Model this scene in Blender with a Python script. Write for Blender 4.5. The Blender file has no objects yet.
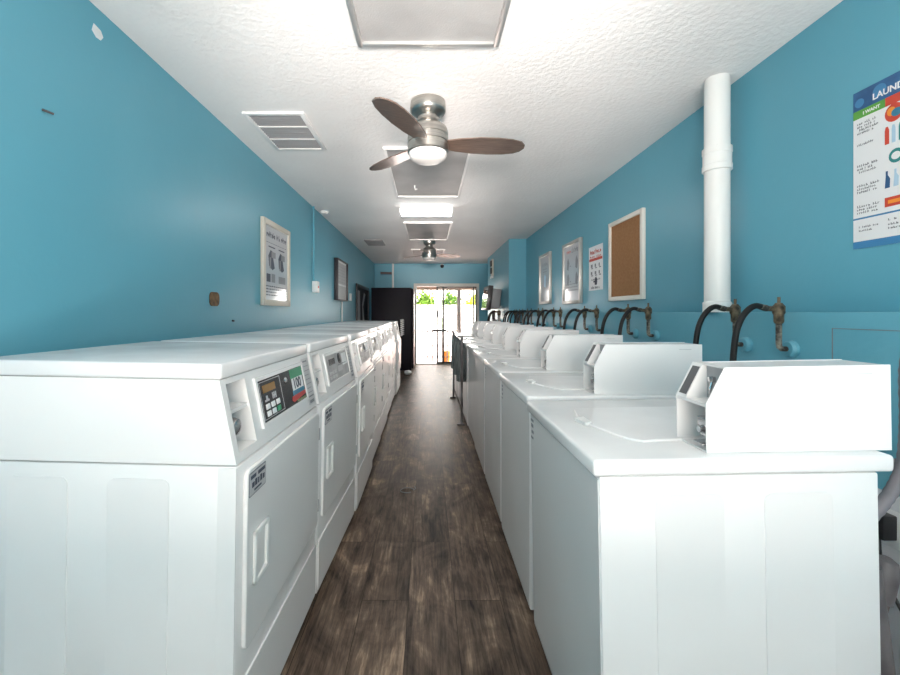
import bpy, bmesh, math, random
from mathutils import Vector, Matrix
random.seed(7)
PI = math.pi
SC = bpy.context.scene
COL = SC.collection

# ------------------------------------------------------------------ camera, world, lights
CAMZ = 1.24
cd = bpy.data.cameras.new('camera')
cd.sensor_width = 36.0
cd.lens = 410.0 / 900.0 * 36.0
cd.shift_x = (450 - 428) / 900.0
cd.shift_y = -(337.5 - 313) / 900.0
cd.clip_start = 0.02
cam = bpy.data.objects.new('camera', cd)
COL.objects.link(cam)
cam.location = (0, 0, CAMZ)
cam.rotation_euler = (PI / 2, 0, 0)
SC.camera = cam

w = bpy.data.worlds.new('sky')
SC.world = w
w.use_nodes = True
wn = w.node_tree.nodes
bg = wn['Background']
bg.inputs[0].default_value = (1.0, 0.925, 0.875, 1)
bg.inputs[1].default_value = 7.5

def lamp(name, kind, loc, rot, energy, color=(1, 1, 1), size=None, size_y=None):
    l = bpy.data.lights.new(name, kind)
    l.energy = energy
    l.color = color
    if kind == 'AREA':
        l.shape = 'RECTANGLE'
        l.size = size
        l.size_y = size_y
    o = bpy.data.objects.new(name, l)
    COL.objects.link(o)
    o.location = loc
    o.rotation_euler = rot
    return o

sun = lamp('sun', 'SUN', (0, 0, 8), Vector((-.72, .16, -.66)).to_track_quat('-Z', 'Y').to_euler(), 6, (1, .95, .88))
sun.data.angle = 0.02
# daylight entering by the shop window behind the camera, and unseen fill lamps added to brighten the ceiling
lamp('window_daylight', 'AREA', (0.14, -1.42, 1.40), (PI / 2, 0, 0), 4, (1, .87, .80), 1.4, .85)
lamp('bounce_fill', 'AREA', (.14, -.6, .62), (math.radians(180), 0, 0), 47, (1, .865, .79), 2.0, .9)  # added fill lamp behind the camera, facing up at the ceiling
def fill_spot(loc, tgt, ang, energy):  # added spot that brightens the ceiling, not a lamp of the room
    o = lamp('ceiling_fill', 'SPOT', loc, (Vector(tgt) - Vector(loc)).to_track_quat('-Z', 'Y').to_euler(), energy, (1, .885, .825))
    o.data.spot_size = math.radians(ang)
    o.data.spot_blend = .9
    o.data.shadow_soft_size = .25
fill_spot((0, -.7, 1.1), (.1, 1.6, 2.85), 62, 15)
fill_spot((0, -.4, 1.5), (.1, 3.9, 2.62), 62, 240)
fill_spot((0, -.4, 1.5), (.05, 6.2, 2.6), 20, 900)

SC.view_settings.view_transform = 'Standard'
SC.view_settings.look = 'None'
SC.view_settings.gamma = 1.0
SC.view_settings.use_curve_mapping = False
SC.view_settings.exposure = 0.77

# ------------------------------------------------------------------ materials
def mat(name, color, rough=.5, metal=0.0, spec=.5, coat=0.0, emit=None, estr=0.0):
    m = bpy.data.materials.new(name)
    m.use_nodes = True
    b = m.node_tree.nodes['Principled BSDF']
    b.inputs['Base Color'].default_value = (*color, 1)
    b.inputs['Roughness'].default_value = rough
    b.inputs['Metallic'].default_value = metal
    b.inputs['Specular IOR Level'].default_value = spec
    b.inputs['Coat Weight'].default_value = coat
    b.inputs['Coat Roughness'].default_value = .12
    if emit:
        b.inputs['Emission Color'].default_value = (*emit, 1)
        b.inputs['Emission Strength'].default_value = estr
    return m

def nd(m, t, **kw):
    n = m.node_tree.nodes.new(t)
    for k, v in kw.items():
        setattr(n, k, v)
    return n

def noisy(m, c1, c2, scale=(3, 3, 3), nscale=2.0, detail=6, bump=0.0, bscale=60.0, bdist=.01, rough=None, lo=.35, hi=.65):
    """procedural two-tone variation and a fine bump on object coordinates"""
    nt = m.node_tree
    b = nt.nodes['Principled BSDF']
    tc = nd(m, 'ShaderNodeTexCoord')
    mp = nd(m, 'ShaderNodeMapping')
    mp.inputs['Scale'].default_value = scale
    nt.links.new(tc.outputs['Object'], mp.inputs['Vector'])
    n = nd(m, 'ShaderNodeTexNoise')
    n.inputs['Scale'].default_value = nscale
    n.inputs['Detail'].default_value = detail
    nt.links.new(mp.outputs[0], n.inputs['Vector'])
    r = nd(m, 'ShaderNodeValToRGB')
    r.color_ramp.elements[0].position = lo
    r.color_ramp.elements[1].position = hi
    r.color_ramp.elements[0].color = (*c1, 1)
    r.color_ramp.elements[1].color = (*c2, 1)
    nt.links.new(n.outputs['Fac'], r.inputs[0])
    nt.links.new(r.outputs[0], b.inputs['Base Color'])
    if rough:
        mr = nd(m, 'ShaderNodeMapRange')
        mr.inputs['To Min'].default_value = rough[0]
        mr.inputs['To Max'].default_value = rough[1]
        nt.links.new(n.outputs['Fac'], mr.inputs['Value'])
        nt.links.new(mr.outputs[0], b.inputs['Roughness'])
    if bump:
        n2 = nd(m, 'ShaderNodeTexNoise')
        n2.inputs['Scale'].default_value = bscale
        n2.inputs['Detail'].default_value = 4
        nt.links.new(tc.outputs['Object'], n2.inputs['Vector'])
        bp = nd(m, 'ShaderNodeBump')
        bp.inputs['Strength'].default_value = bump
        bp.inputs['Distance'].default_value = bdist
        nt.links.new(n2.outputs['Fac'], bp.inputs['Height'])
        nt.links.new(bp.outputs[0], b.inputs['Normal'])
    return m

M = {}
M['teal'] = noisy(mat('teal_paint', (.12, .33, .41), .33, spec=.45), (.112, .375, .485), (.136, .405, .515), (1, .6, .25), 1.6, 7,
                  bump=.12, bscale=26, bdist=.008, rough=(.30, .46))
M['ceiling'] = noisy(mat('ceiling_paint', (.8, .8, .79), .75, spec=.2), (.87, .865, .855), (.91, .905, .895), (1, 1, 1), 2, 5,
                     bump=.35, bscale=45, bdist=.014)
M['enamel'] = noisy(mat('white_enamel', (.84, .84, .84), .22, spec=.5), (.80, .795, .79), (.835, .83, .825), (1, 1, 1), 1.5, 3, rough=(.17, .3))
M['deck'] = noisy(mat('enamel_top', (.8, .8, .8), .2, spec=.5), (.76, .76, .765), (.83, .83, .83), (1, 1, 1), 4, 5, rough=(.15, .3))
M['shadow_gap'] = mat('dark_gap', (.02, .02, .02), .8)
M['plastic_grey'] = mat('grey_plastic', (.33, .33, .335), .45)
M['dial_grey'] = mat('dial_grey', (.10, .10, .105), .4)
M['label_grey'] = mat('grey_label', (.5, .5, .51), .5)
M['panel_grey'] = noisy(mat('panel_grey', (.36, .36, .37), .4), (.32, .32, .33), (.42, .42, .43), (1, 1, 1), 20)
M['black'] = mat('black_plastic', (.018, .018, .02), .3)
M['black_panel'] = mat('black_panel', (.022, .022, .026), .22)
M['ink'] = mat('dark_ink', (.06, .07, .1), .6)
M['ink_grey'] = mat('grey_ink', (.22, .23, .25), .6)
M['paper'] = mat('white_paper', (.8, .81, .82), .5)
M['paper_gloss'] = mat('glazed_paper', (.62, .65, .69), .06, spec=.6, coat=.6)
M['chrome'] = mat('chrome', (.62, .62, .63), .22, 1.0)
M['steel'] = noisy(mat('brushed_nickel', (.5, .49, .46), .3, 1.0), (.36, .35, .33), (.46, .45, .42), (1, 1, 40), 3, 4)
M['brass'] = noisy(mat('tarnished_brass', (.2, .16, .1), .5, .6), (.04, .033, .024), (.22, .17, .11), (1, 1, 1), 45, 5, bump=.4, bscale=120)
M['pipe_patchy'] = noisy(mat('patchy_pipe', (.2, .19, .16), .6, .2), (.03, .026, .022), (.30, .28, .23), (1, 1, 1), 42, 6, lo=.42, hi=.68)
M['rubber'] = mat('black_rubber', (.010, .010, .011), .5, spec=.3)
M['pvc'] = mat('white_pvc', (.85, .85, .83), .35)
M['frame_cream'] = mat('cream_frame', (.62, .58, .50), .4)
M['frame_silver'] = mat('silver_frame', (.56, .54, .50), .3, .55)
M['frame_white'] = mat('white_frame', (.78, .75, .68), .45)
M['frame_dark'] = mat('dark_frame', (.035, .03, .035), .4)
M['cork'] = noisy(mat('cork', (.34, .17, .08), .85), (.31, .145, .055), (.36, .175, .072), (1, 1, 1), 50, 8, bump=.12, bscale=200)
M['alu'] = mat('aluminium', (.7, .7, .69), .32, .75)
M['white_trim'] = mat('white_trim', (.84, .84, .83), .4)
M['vent_dark'] = mat('vent_dark', (.13, .13, .13), .7)
M['lens_grey'] = noisy(mat('troffer_lens', (.42, .42, .42), .55, spec=.3), (.36, .36, .36), (.46, .46, .455), (1, 1, 1), 2.5, 4, bump=.15, bscale=160)
M['lit'] = mat('lit_diffuser', (.95, .95, .95), .4, emit=(1, .99, .96), estr=13.0)
M['opal'] = mat('opal_glass', (.46, .46, .45), .35, emit=(1, .96, .9), estr=.02)
M['green'] = mat('sticker_green', (.04, .30, .16), .4)
M['blue'] = mat('sticker_blue', (.03, .20, .32), .4)
M['red'] = mat('sticker_red', (.52, .05, .04), .4)
M['olive'] = mat('sticker_olive', (.20, .24, .12), .5)
M['amber'] = mat('amber_display', (.30, .17, .06), .25)
M['poster_blue'] = noisy(mat('poster_blue', (.02, .10, .26), .4), (.016, .085, .22), (.03, .14, .32), (1, 1, 1), 14)
M['band_blue'] = mat('poster_band_blue', (.05, .22, .44), .4)
M['poster_green'] = mat('poster_green', (.10, .36, .05), .4)
M['poster_red'] = mat('poster_red', (.60, .06, .03), .4)
M['orange'] = mat('orange_plastic', (.85, .30, .03), .4)
M['teal_print'] = mat('teal_print', (.02, .22, .22), .4)
M['pale_blue'] = mat('pale_blue_print', (.42, .6, .74), .4)
M['vending'] = noisy(mat('dark_cabinet', (.008, .006, .011), .5, spec=.25), (.007, .0055, .010), (.011, .008, .015), (1, 1, 1), 2)
M['grey_hose'] = noisy(mat('grey_hose', (.16, .15, .17), .5), (.11, .105, .12), (.22, .21, .235), (1, 1, 1), 8)
M['dull_pipe'] = noisy(mat('dull_pipe', (.2, .19, .2), .5), (.085, .075, .078), (.19, .18, .19), (1, 1, 1), 6)
M['cloth'] = noisy(mat('grey_cloth', (.12, .15, .15), .9), (.08, .10, .105), (.20, .235, .23), (1, 14, 1), 6)
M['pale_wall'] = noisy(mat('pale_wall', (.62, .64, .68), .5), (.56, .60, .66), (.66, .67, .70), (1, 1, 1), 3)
M['rust'] = noisy(mat('rusty_brown', (.13, .075, .035), .75), (.09, .055, .03), (.22, .12, .05), (1, 1, 1), 40)
M['bronze'] = mat('bronze_frame', (.05, .04, .04), .4)
M['fence'] = mat('white_vinyl', (.86, .86, .85), .4)
M['gate_metal'] = mat('gate_metal', (.30, .24, .23), .5)
M['post_brown'] = mat('post_brown', (.16, .12, .11), .7)
M['fascia'] = mat('fascia_brown', (.22, .13, .09), .7)
M['paving'] = noisy(mat('pink_paving', (.5, .38, .36), .8), (.42, .31, .30), (.58, .46, .43), (1, 1, 1), 5)
M['screen'] = mat('tv_screen', (.03, .03, .035), .05, spec=.7)
M['tv_case'] = mat('tv_case', (.05, .04, .04), .3)

def leaf_mat(name, c1, c2):
    return noisy(mat(name, c1, .55, spec=.3), c1, c2, (1, 1, 1), 6)
M['leaf'] = leaf_mat('green_leaves', (.07, .16, .02), (.22, .36, .06))
M['leaf_yellow'] = leaf_mat('yellow_leaves', (.34, .38, .03), (.52, .54, .07))

# blade wood
def wood(name, dark, light, scale):
    m = mat(name, light, .32, coat=.35)
    nt = m.node_tree
    b = nt.nodes['Principled BSDF']
    tc = nd(m, 'ShaderNodeTexCoord')
    mp = nd(m, 'ShaderNodeMapping')
    mp.inputs['Scale'].default_value = scale
    n = nd(m, 'ShaderNodeTexNoise')
    n.inputs['Scale'].default_value = 4
    n.inputs['Detail'].default_value = 8
    n.inputs['Roughness'].default_value = .65
    r = nd(m, 'ShaderNodeValToRGB')
    r.color_ramp.elements[0].position = .35
    r.color_ramp.elements[1].position = .68
    r.color_ramp.elements[0].color = (*dark, 1)
    r.color_ramp.elements[1].color = (*light, 1)
    nt.links.new(tc.outputs['Object'], mp.inputs[0])
    nt.links.new(mp.outputs[0], n.inputs['Vector'])
    nt.links.new(n.outputs['Fac'], r.inputs[0])
    nt.links.new(r.outputs[0], b.inputs['Base Color'])
    return m
M['blade'] = wood('walnut_blade', (.045, .031, .024), (.13, .090, .070), (3, 28, 28))

def floor_mat():
    m = mat('vinyl_planks', (.1, .075, .06), .3, spec=.13)
    nt = m.node_tree
    L = nt.links.new
    b = nt.nodes['Principled BSDF']
    tc = nd(m, 'ShaderNodeTexCoord')
    rot = nd(m, 'ShaderNodeMapping')
    rot.inputs['Rotation'].default_value = (0, 0, PI / 2)
    rot.inputs['Location'].default_value = (.55, .085, 0)
    L(tc.outputs['Object'], rot.inputs[0])
    br = nd(m, 'ShaderNodeTexBrick')
    br.offset = .37
    br.inputs['Scale'].default_value = 1.0
    br.inputs['Brick Width'].default_value = 1.22
    br.inputs['Row Height'].default_value = .2
    br.inputs['Mortar Size'].default_value = .0012
    br.inputs['Mortar Smooth'].default_value = .1
    br.inputs['Bias'].default_value = 0
    br.inputs['Color1'].default_value = (0, 0, 0, 1)
    br.inputs['Color2'].default_value = (1, 1, 1, 1)
    br.inputs['Mortar'].default_value = (.5, .5, .5, 1)
    L(rot.outputs[0], br.inputs['Vector'])
    # per plank shift of the grain
    sh = nd(m, 'ShaderNodeVectorMath', operation='SCALE')
    sh.inputs['Scale'].default_value = 9.0
    L(br.outputs['Color'], sh.inputs[0])
    ad = nd(m, 'ShaderNodeVectorMath', operation='ADD')
    L(tc.outputs['Object'], ad.inputs[0])
    L(sh.outputs[0], ad.inputs[1])
    def grain(scale, ns, det, rough, dist):
        mp = nd(m, 'ShaderNodeMapping')
        mp.inputs['Scale'].default_value = scale
        L(ad.outputs[0], mp.inputs[0])
        n = nd(m, 'ShaderNodeTexNoise')
        n.inputs['Scale'].default_value = ns
        n.inputs['Detail'].default_value = det
        n.inputs['Roughness'].default_value = rough
        n.inputs['Distortion'].default_value = dist
        L(mp.outputs[0], n.inputs['Vector'])
        return n
    g1 = grain((9, 1.3, 1), 1.5, 10, .68, 1.1)
    g2 = grain((60, 3.5, 1), 1.6, 6, .7, .3)
    g3 = grain((3.2, 2.2, 1), 1.3, 5, .6, 1.6)
    def mixf(a, bb, f):
        x = nd(m, 'ShaderNodeMix')
        x.inputs[0].default_value = f
        L(a, x.inputs[2]); L(bb, x.inputs[3])
        return x.outputs[0]
    f = mixf(g1.outputs['Fac'], g2.outputs['Fac'], .42)
    f = mixf(f, g3.outputs['Fac'], .34)
    r = nd(m, 'ShaderNodeValToRGB')
    e = r.color_ramp.elements
    e[0].position = .385; e[0].color = (.014, .010, .008, 1)
    e[1].position = .625; e[1].color = (.40, .29, .21, 1)
    k = e.new(.46); k.color = (.070, .050, .039, 1)
    k = e.new(.545); k.color = (.160, .114, .084, 1)
    L(f, r.inputs[0])
    # plank tone and seam
    tone = nd(m, 'ShaderNodeMapRange')
    tone.inputs['To Min'].default_value = .78
    tone.inputs['To Max'].default_value = 1.15
    sp = nd(m, 'ShaderNodeSeparateColor')
    L(br.outputs['Color'], sp.inputs[0])
    L(sp.outputs[0], tone.inputs['Value'])
    mu = nd(m, 'ShaderNodeVectorMath', operation='SCALE')
    L(r.outputs[0], mu.inputs[0]); L(tone.outputs[0], mu.inputs['Scale'])
    seam = nd(m, 'ShaderNodeMix', data_type='RGBA')
    L(br.outputs['Fac'], seam.inputs[0])
    L(mu.outputs[0], seam.inputs[6])
    seam.inputs[7].default_value = (.02, .015, .012, 1)
    L(seam.outputs[2], b.inputs['Base Color'])
    mr = nd(m, 'ShaderNodeMapRange')
    mr.inputs['To Min'].default_value = .30
    mr.inputs['To Max'].default_value = .5
    L(g1.outputs['Fac'], mr.inputs['Value'])
    L(mr.outputs[0], b.inputs['Roughness'])
    bp = nd(m, 'ShaderNodeBump')
    bp.inputs['Strength'].default_value = .25
    bp.inputs['Distance'].default_value = .004
    L(f, bp.inputs['Height'])
    L(bp.outputs[0], b.inputs['Normal'])
    return m
M['floor'] = floor_mat()

def glass_mat():
    m = bpy.data.materials.new('window_glass')
    m.use_nodes = True
    nt = m.node_tree
    nt.nodes.clear()
    o = nd(m, 'ShaderNodeOutputMaterial')
    t = nd(m, 'ShaderNodeBsdfTransparent')
    t.inputs[0].default_value = (.96, .98, .97, 1)
    g = nd(m, 'ShaderNodeBsdfGlossy')
    g.inputs['Roughness'].default_value = .02
    mx = nd(m, 'ShaderNodeMixShader')
    fr = nd(m, 'ShaderNodeFresnel')
    fr.inputs[0].default_value = 1.45
    nt.links.new(fr.outputs[0], mx.inputs[0])
    nt.links.new(t.outputs[0], mx.inputs[1])
    nt.links.new(g.outputs[0], mx.inputs[2])
    nt.links.new(mx.outputs[0], o.inputs[0])
    return m
M['glass'] = glass_mat()

# ------------------------------------------------------------------ mesh builder
class MB:
    def __init__(s, mx=None):
        s.bm = bmesh.new()
        s.mx = mx or Matrix.Identity(4)
        s.mi = 0
    def _fin(s, verts, faces):
        for f in faces:
            f.material_index = s.mi
        bmesh.ops.transform(s.bm, matrix=s.mx, verts=list(verts))
    def box(s, x0, x1, y0, y1, z0, z1, bev=0.0, seg=2):
        vs = [s.bm.verts.new(p) for p in ((x0, y0, z0), (x1, y0, z0), (x1, y1, z0), (x0, y1, z0),
                                          (x0, y0, z1), (x1, y0, z1), (x1, y1, z1), (x0, y1, z1))]
        fs = [s.bm.faces.new([vs[i] for i in q]) for q in ((0, 3, 2, 1), (4, 5, 6, 7), (0, 1, 5, 4), (1, 2, 6, 5), (2, 3, 7, 6), (3, 0, 4, 7))]
        if bev:
            es = list({e for f in fs for e in f.edges})
            r = bmesh.ops.bevel(s.bm, geom=es, offset=bev, segments=seg, affect='EDGES', profile=.5)
            allf = {f for f in r['faces']} | {f for f in fs if f.is_valid}
            fs = list(allf)
            vs = list({v for f in fs for v in f.verts})
        s._fin(vs, fs)
        return s
    def prism(s, poly, axis, a, b):
        """poly = list of 2-D points; axis 'x': (y,z), 'y': (x,z), 'z': (x,y)"""
        def P(p, t):
            return {'x': (t, p[0], p[1]), 'y': (p[0], t, p[1]), 'z': (p[0], p[1], t)}[axis]
        A = [s.bm.verts.new(P(p, a)) for p in poly]
        B = [s.bm.verts.new(P(p, b)) for p in poly]
        n = len(poly)
        fs = [s.bm.faces.new(A), s.bm.faces.new(B[::-1])]
        for i in range(n):
            j = (i + 1) % n
            fs.append(s.bm.faces.new((A[i], B[i], B[j], A[j])))
        bmesh.ops.recalc_face_normals(s.bm, faces=fs)
        s._fin(A + B, fs)
        return s
    def rrect(s, y0, y1, z0, z1, r, axis, a, b, n=5):
        pts = []
        for cx, cy, t0 in ((y1 - r, z1 - r, 0), (y0 + r, z1 - r, 90), (y0 + r, z0 + r, 180), (y1 - r, z0 + r, 270)):
            for k in range(n + 1):
                t = math.radians(t0 + 90 * k / n)
                pts.append((cx + r * math.cos(t), cy + r * math.sin(t)))
        return s.prism(pts, axis, a, b)
    def tube(s, pts, r, n=10, cap=True):
        pts = [Vector(p) for p in pts]
        rs = r if isinstance(r, (list, tuple)) else [r] * len(pts)
        rings = []
        up = Vector((0, 0, 1))
        d0 = (pts[1] - pts[0]).normalized()
        if abs(d0.dot(up)) > .95:
            up = Vector((0, 1, 0))
        u = d0.cross(up).normalized()
        fs = []
        for i, p in enumerate(pts):
            d = (pts[min(i + 1, len(pts) - 1)] - pts[max(i - 1, 0)]).normalized()
            u = (u - d * u.dot(d)).normalized()
            v = d.cross(u)
            rings.append([s.bm.verts.new(p + (u * math.cos(2 * PI * k / n) + v * math.sin(2 * PI * k / n)) * rs[i]) for k in range(n)])
        for a, b in zip(rings, rings[1:]):
            for k in range(n):
                fs.append(s.bm.faces.new((a[k], a[(k + 1) % n], b[(k + 1) % n], b[k])))
        if cap:
            fs.append(s.bm.faces.new(rings[0][::-1]))
            fs.append(s.bm.faces.new(rings[-1]))
        bmesh.ops.recalc_face_normals(s.bm, faces=fs)
        s._fin([v for q in rings for v in q], fs)
        return s
    def cyl(s, p0, p1, r, n=16):
        return s.tube([p0, p1], r, n)
    def lathe(s, prof, c=(0, 0, 0), n=32, axis='z'):
        """prof = [(r, h)...] around the axis through c"""
        rings = []
        fs = []
        allv = []
        for r, h in prof:
            ring = []
            for k in range(n):
                t = 2 * PI * k / n
                q = (r * math.cos(t), r * math.sin(t), h)
                if axis == 'x':
                    q = (q[2], q[0], q[1])
                elif axis == 'y':
                    q = (q[1], q[2], q[0])
                ring.append(s.bm.verts.new((q[0] + c[0], q[1] + c[1], q[2] + c[2])))
            rings.append(ring)
            allv += ring
        for a, b in zip(rings, rings[1:]):
            for k in range(n):
                fs.append(s.bm.faces.new((a[k], a[(k + 1) % n], b[(k + 1) % n], b[k])))
        fs.append(s.bm.faces.new(rings[0][::-1]))
        fs.append(s.bm.faces.new(rings[-1]))
        bmesh.ops.recalc_face_normals(s.bm, faces=fs)
        s._fin(allv, fs)
        return s
    def mat(s, i):
        s.mi = i
        return s
    def build(s, name, mats, parent=None, loc=None, smooth=True):
        me = bpy.data.meshes.new(name)
        s.bm.to_mesh(me)
        s.bm.free()
        for m in (mats if isinstance(mats, (list, tuple)) else [mats]):
            me.materials.append(M[m] if isinstance(m, str) else m)
        if smooth:
            for p in me.polygons:
                p.use_smooth = True
            me.set_sharp_from_angle(angle=math.radians(32))
        o = bpy.data.objects.new(name, me)
        COL.objects.link(o)
        if parent:
            o.parent = parent
        if loc:
            o.location = loc
        return o

def text_mb(mb, txt, size, depth=.0015, bold=0.0, sx=1.0):
    """append lettering (xy plane of mb.mx, z out) to a builder"""
    cu = bpy.data.curves.new('lettering', 'FONT')
    cu.body = txt
    cu.size = size
    cu.extrude = depth
    cu.offset = bold
    cu.resolution_u = 3
    ob = bpy.data.objects.new('lettering_tmp', cu)
    COL.objects.link(ob)
    dg = bpy.context.evaluated_depsgraph_get()
    me = bpy.data.meshes.new_from_object(ob.evaluated_get(dg))
    n0 = len(mb.bm.verts)
    f0 = len(mb.bm.faces)
    mb.bm.from_mesh(me)
    mb.bm.verts.ensure_lookup_table()
    mb.bm.faces.ensure_lookup_table()
    vs = mb.bm.verts[n0:]
    for v in vs:
        v.co.x *= sx
    mb._fin(vs, mb.bm.faces[f0:])
    bpy.data.objects.remove(ob)
    bpy.data.curves.remove(cu)
    bpy.data.meshes.remove(me)

def tag(o, label, cat, group=None, kind=None):
    o['label'] = label
    o['category'] = cat
    if group:
        o['group'] = group
    if kind:
        o['kind'] = kind
    return o

def thing(name, label, cat, loc=(0, 0, 0), rz=0.0, group=None):
    o = bpy.data.objects.new(name, None)
    o.empty_display_size = .1
    COL.objects.link(o)
    o.location = loc
    o.rotation_euler = (0, 0, rz)
    return tag(o, label, cat, group)

def struct(o):
    o['kind'] = 'structure'
    return o

def copy_tree(o, parent=None):
    c = o.copy()
    COL.objects.link(c)
    if parent:
        c.parent = parent
    for ch in list(o.children):
        copy_tree(ch, c)
    return c

ORD = ['nearest', 'second', 'third', 'fourth', 'fifth', 'sixth', 'seventh', 'eighth', 'ninth']

# ------------------------------------------------------------------ room shell
XL, XR, XB, XP = -1.29, 1.58, 1.44, 1.30
Y0, Y1, ZC = -1.5, 9.87, 2.43
LEDGE = 1.243
struct(MB().box(-1.45, 1.75, Y0 - .12, Y1 + .12, -.1, 0).build('floor', 'floor'))
struct(MB().box(-1.45, 1.75, Y0 - .12, Y1 + .12, ZC, ZC + .12).build('ceiling', 'ceiling'))
struct(MB().box(XL - .15, XL, Y0, Y1, 0, ZC).build('wall_left', 'teal'))
struct(MB().box(XR, XR + .15, Y0, Y1, 0, ZC).build('wall_right', 'teal'))
struct(MB().box(XB, XR, Y0, 6.59, 0, LEDGE, .004).build('wall_lower_right', 'teal'))
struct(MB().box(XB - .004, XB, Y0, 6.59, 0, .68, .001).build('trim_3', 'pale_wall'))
struct(MB().box(XP, XR, 6.59, 8.9, 0, ZC).build('wall_pier', 'teal'))
DX0, DX1, DZ = -.345, 1.23, 1.95
b = MB()
b.box(XL - .15, DX0, Y1, Y1 + .12, 0, ZC)
b.box(DX1, XR + .15, Y1, Y1 + .12, 0, ZC)
b.box(DX0, DX1, Y1, Y1 + .12, DZ, ZC)
struct(b.build('wall_back', 'teal'))
WX0, WX1, WZ0, WZ1 = -.60, .88, .95, 1.86
b = MB()
b.box(XL - .15, WX0, Y0 - .12, Y0, 0, ZC)
b.box(WX1, XR + .15, Y0 - .12, Y0, 0, ZC)
b.box(WX0, WX1, Y0 - .12, Y0, WZ1, ZC)
b.box(WX0, WX1, Y0 - .12, Y0, 0, WZ0)
struct(b.build('wall_front', 'teal'))
b = MB()
for x in (WX0, (WX0 + WX1) / 2 - .02, WX1 - .04):
    b.box(x, x + .04, Y0 - .09, Y0 - .03, WZ0, WZ1)
b.box(WX0, WX1, Y0 - .09, Y0 - .03, WZ0, WZ0 + .04)
b.box(WX0, WX1, Y0 - .09, Y0 - .03, WZ1 - .04, WZ1)
wf = struct(b.build('window_1', 'bronze'))
MB().box(WX0 + .02, WX1 - .02, Y0 - .065, Y0 - .059, WZ0 + .02, WZ1 - .02).build('pane', 'glass', wf)

# thin line where a panel was cut and patched in the lower right wall
b = MB()
for y0, y1, z0, z1 in ((1.19, 1.46, 1.184, 1.1865), (1.458, 1.461, .95, 1.1865)):
    b.box(XB - .0012, XB + .001, y0, y1, z0, z1)
struct(b.build('trim_1', 'ink_grey'))
struct(MB().box(XL, XL + .012, Y0, 9.87, 0, .09, .003).build('baseboard_left', 'white_trim'))

# ------------------------------------------------------------------ sliding door at the far end
d = struct(MB().box(DX0, DX0 + .07, Y1 - .01, Y1 + .11, 0, DZ).box(DX1 - .06, DX1, Y1 - .01, Y1 + .11, 0, DZ)
           .box(DX0, DX1, Y1 - .012, Y1 + .11, DZ - .075, DZ).box(DX0, DX1, Y1 + .0, Y1 + .11, 0.0, .018).build('door_1', 'frame_white'))
def leaf(x0, x1, y, stile, mats='bronze'):
    b = MB()
    b.box(x0, x0 + stile, y, y + .03, .02, DZ - .075)
    b.box(x1 - stile, x1, y, y + .03, .02, DZ - .075)
    b.box(x0, x1, y, y + .03, .02, .06)
    b.box(x0, x1, y, y + .03, DZ - .1, DZ - .075)
    o = b.build('door_leaf', mats, d)
    MB().box(x0 + stile, x1 - stile, y + .012, y + .017, .06, DZ - .1).build('pane', 'glass', o)
    return o
l1 = leaf(.205, .385, Y1 + .02, .035)
MB().box(.225, .262, Y1 - .015, Y1 + .02, 1.14, 1.29, .006).build('handle', 'black', l1)
leaf(.36, 1.12, Y1 + .06, .034)
leaf(1.085, 1.17, Y1 + .02, .03)

# ------------------------------------------------------------------ outdoors
struct(MB().box(-14, 14, Y1 + .12, 30, -.12, -.03).build('ground', 'paving'))
g = thing('security_gate', 'waist-high metal gate of thin vertical bars outside the glass door', 'gate', (0, 10.25, -.03))
b = MB()
b.box(-.34, .84, -.012, .012, .80, .835)
b.box(-.34, .84, -.012, .012, .16, .185)
b.box(-.345, -.315, -.015, .015, 0, .86)
b.box(.80, .845, -.015, .015, 0, .86)
b.build('frame', 'gate_metal', g)
for k in range(9):
    x = -.25 + k * .122
    MB().cyl((x, 0, .05), (x, 0, .80), .016, 8).build('bar', 'gate_metal', g)
MB().box(.10, .46, -.045, -.015, .815, .86, .006).build('push_bar', 'black', g)

f = thing('picket_fence', 'tall white vinyl fence closing the yard beyond the glass door', 'fence', (0, 15.9, -.03))
b = MB()
for k in range(52):
    x = -7.0 + k * .28
    b.box(x, x + .25, -.02, .02, .05, 1.58)
b.build('pickets', 'fence', f)
b = MB()
b.box(-7.1, 7.6, .02, .07, .3, .42)
b.box(-7.1, 7.6, .02, .07, 1.2, 1.32)
b.build('rail', 'fence', f)
for k in range(6):
    MB().box(-6.9 + k * 2.7, -6.78 + k * 2.7, -.05, .08, 0, 1.66, .01).build('post', 'fence', f)

def shrub(label, loc, rx, ry, rz, n, mname, size):
    t = thing('shrub', label, 'shrub', loc, 0, 'shrubs beyond the white fence')
    b = MB()
    for i in range(n):
        # leaves over a lumpy ellipsoid crown
        th = random.uniform(0, 2 * PI)
        ph = math.acos(random.uniform(-.75, 1))
        k = random.uniform(.62, 1.0) * (1 + .16 * math.sin(3 * th + 5 * ph))
        c = Vector((rx * k * math.sin(ph) * math.cos(th), ry * k * math.sin(ph) * math.sin(th), loc[2] * 0 + rz * (1.05 + k * math.cos(ph))))
        q = Matrix.Rotation(random.uniform(0, 2 * PI), 3, 'Z') @ Matrix.Rotation(random.uniform(-1.2, 1.2), 3, 'X')
        a, w2 = size * random.uniform(.7, 1.3), size * .32
        pts = [q @ Vector(p) + c for p in ((-w2 * .4, 0, 0), (w2 * .4, 0, 0), (w2, a * .55, .01), (0, a, .0), (-w2, a * .55, .01))]
        vs = [b.bm.verts.new(p) for p in pts]
        b.bm.faces.new(vs)
    b.build('foliage', mname, t, smooth=False)
    s = MB()
    for k in range(4):
        a = k * 1.6
        s.tube([(0, 0, 0), (.1 * math.cos(a), .1 * math.sin(a), rz * .6), (rx * .5 * math.cos(a), ry * .5 * math.sin(a), rz * 1.3)], [.05, .035, .015], 6)
    s.build('stem', 'post_brown', t)
    return t
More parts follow.
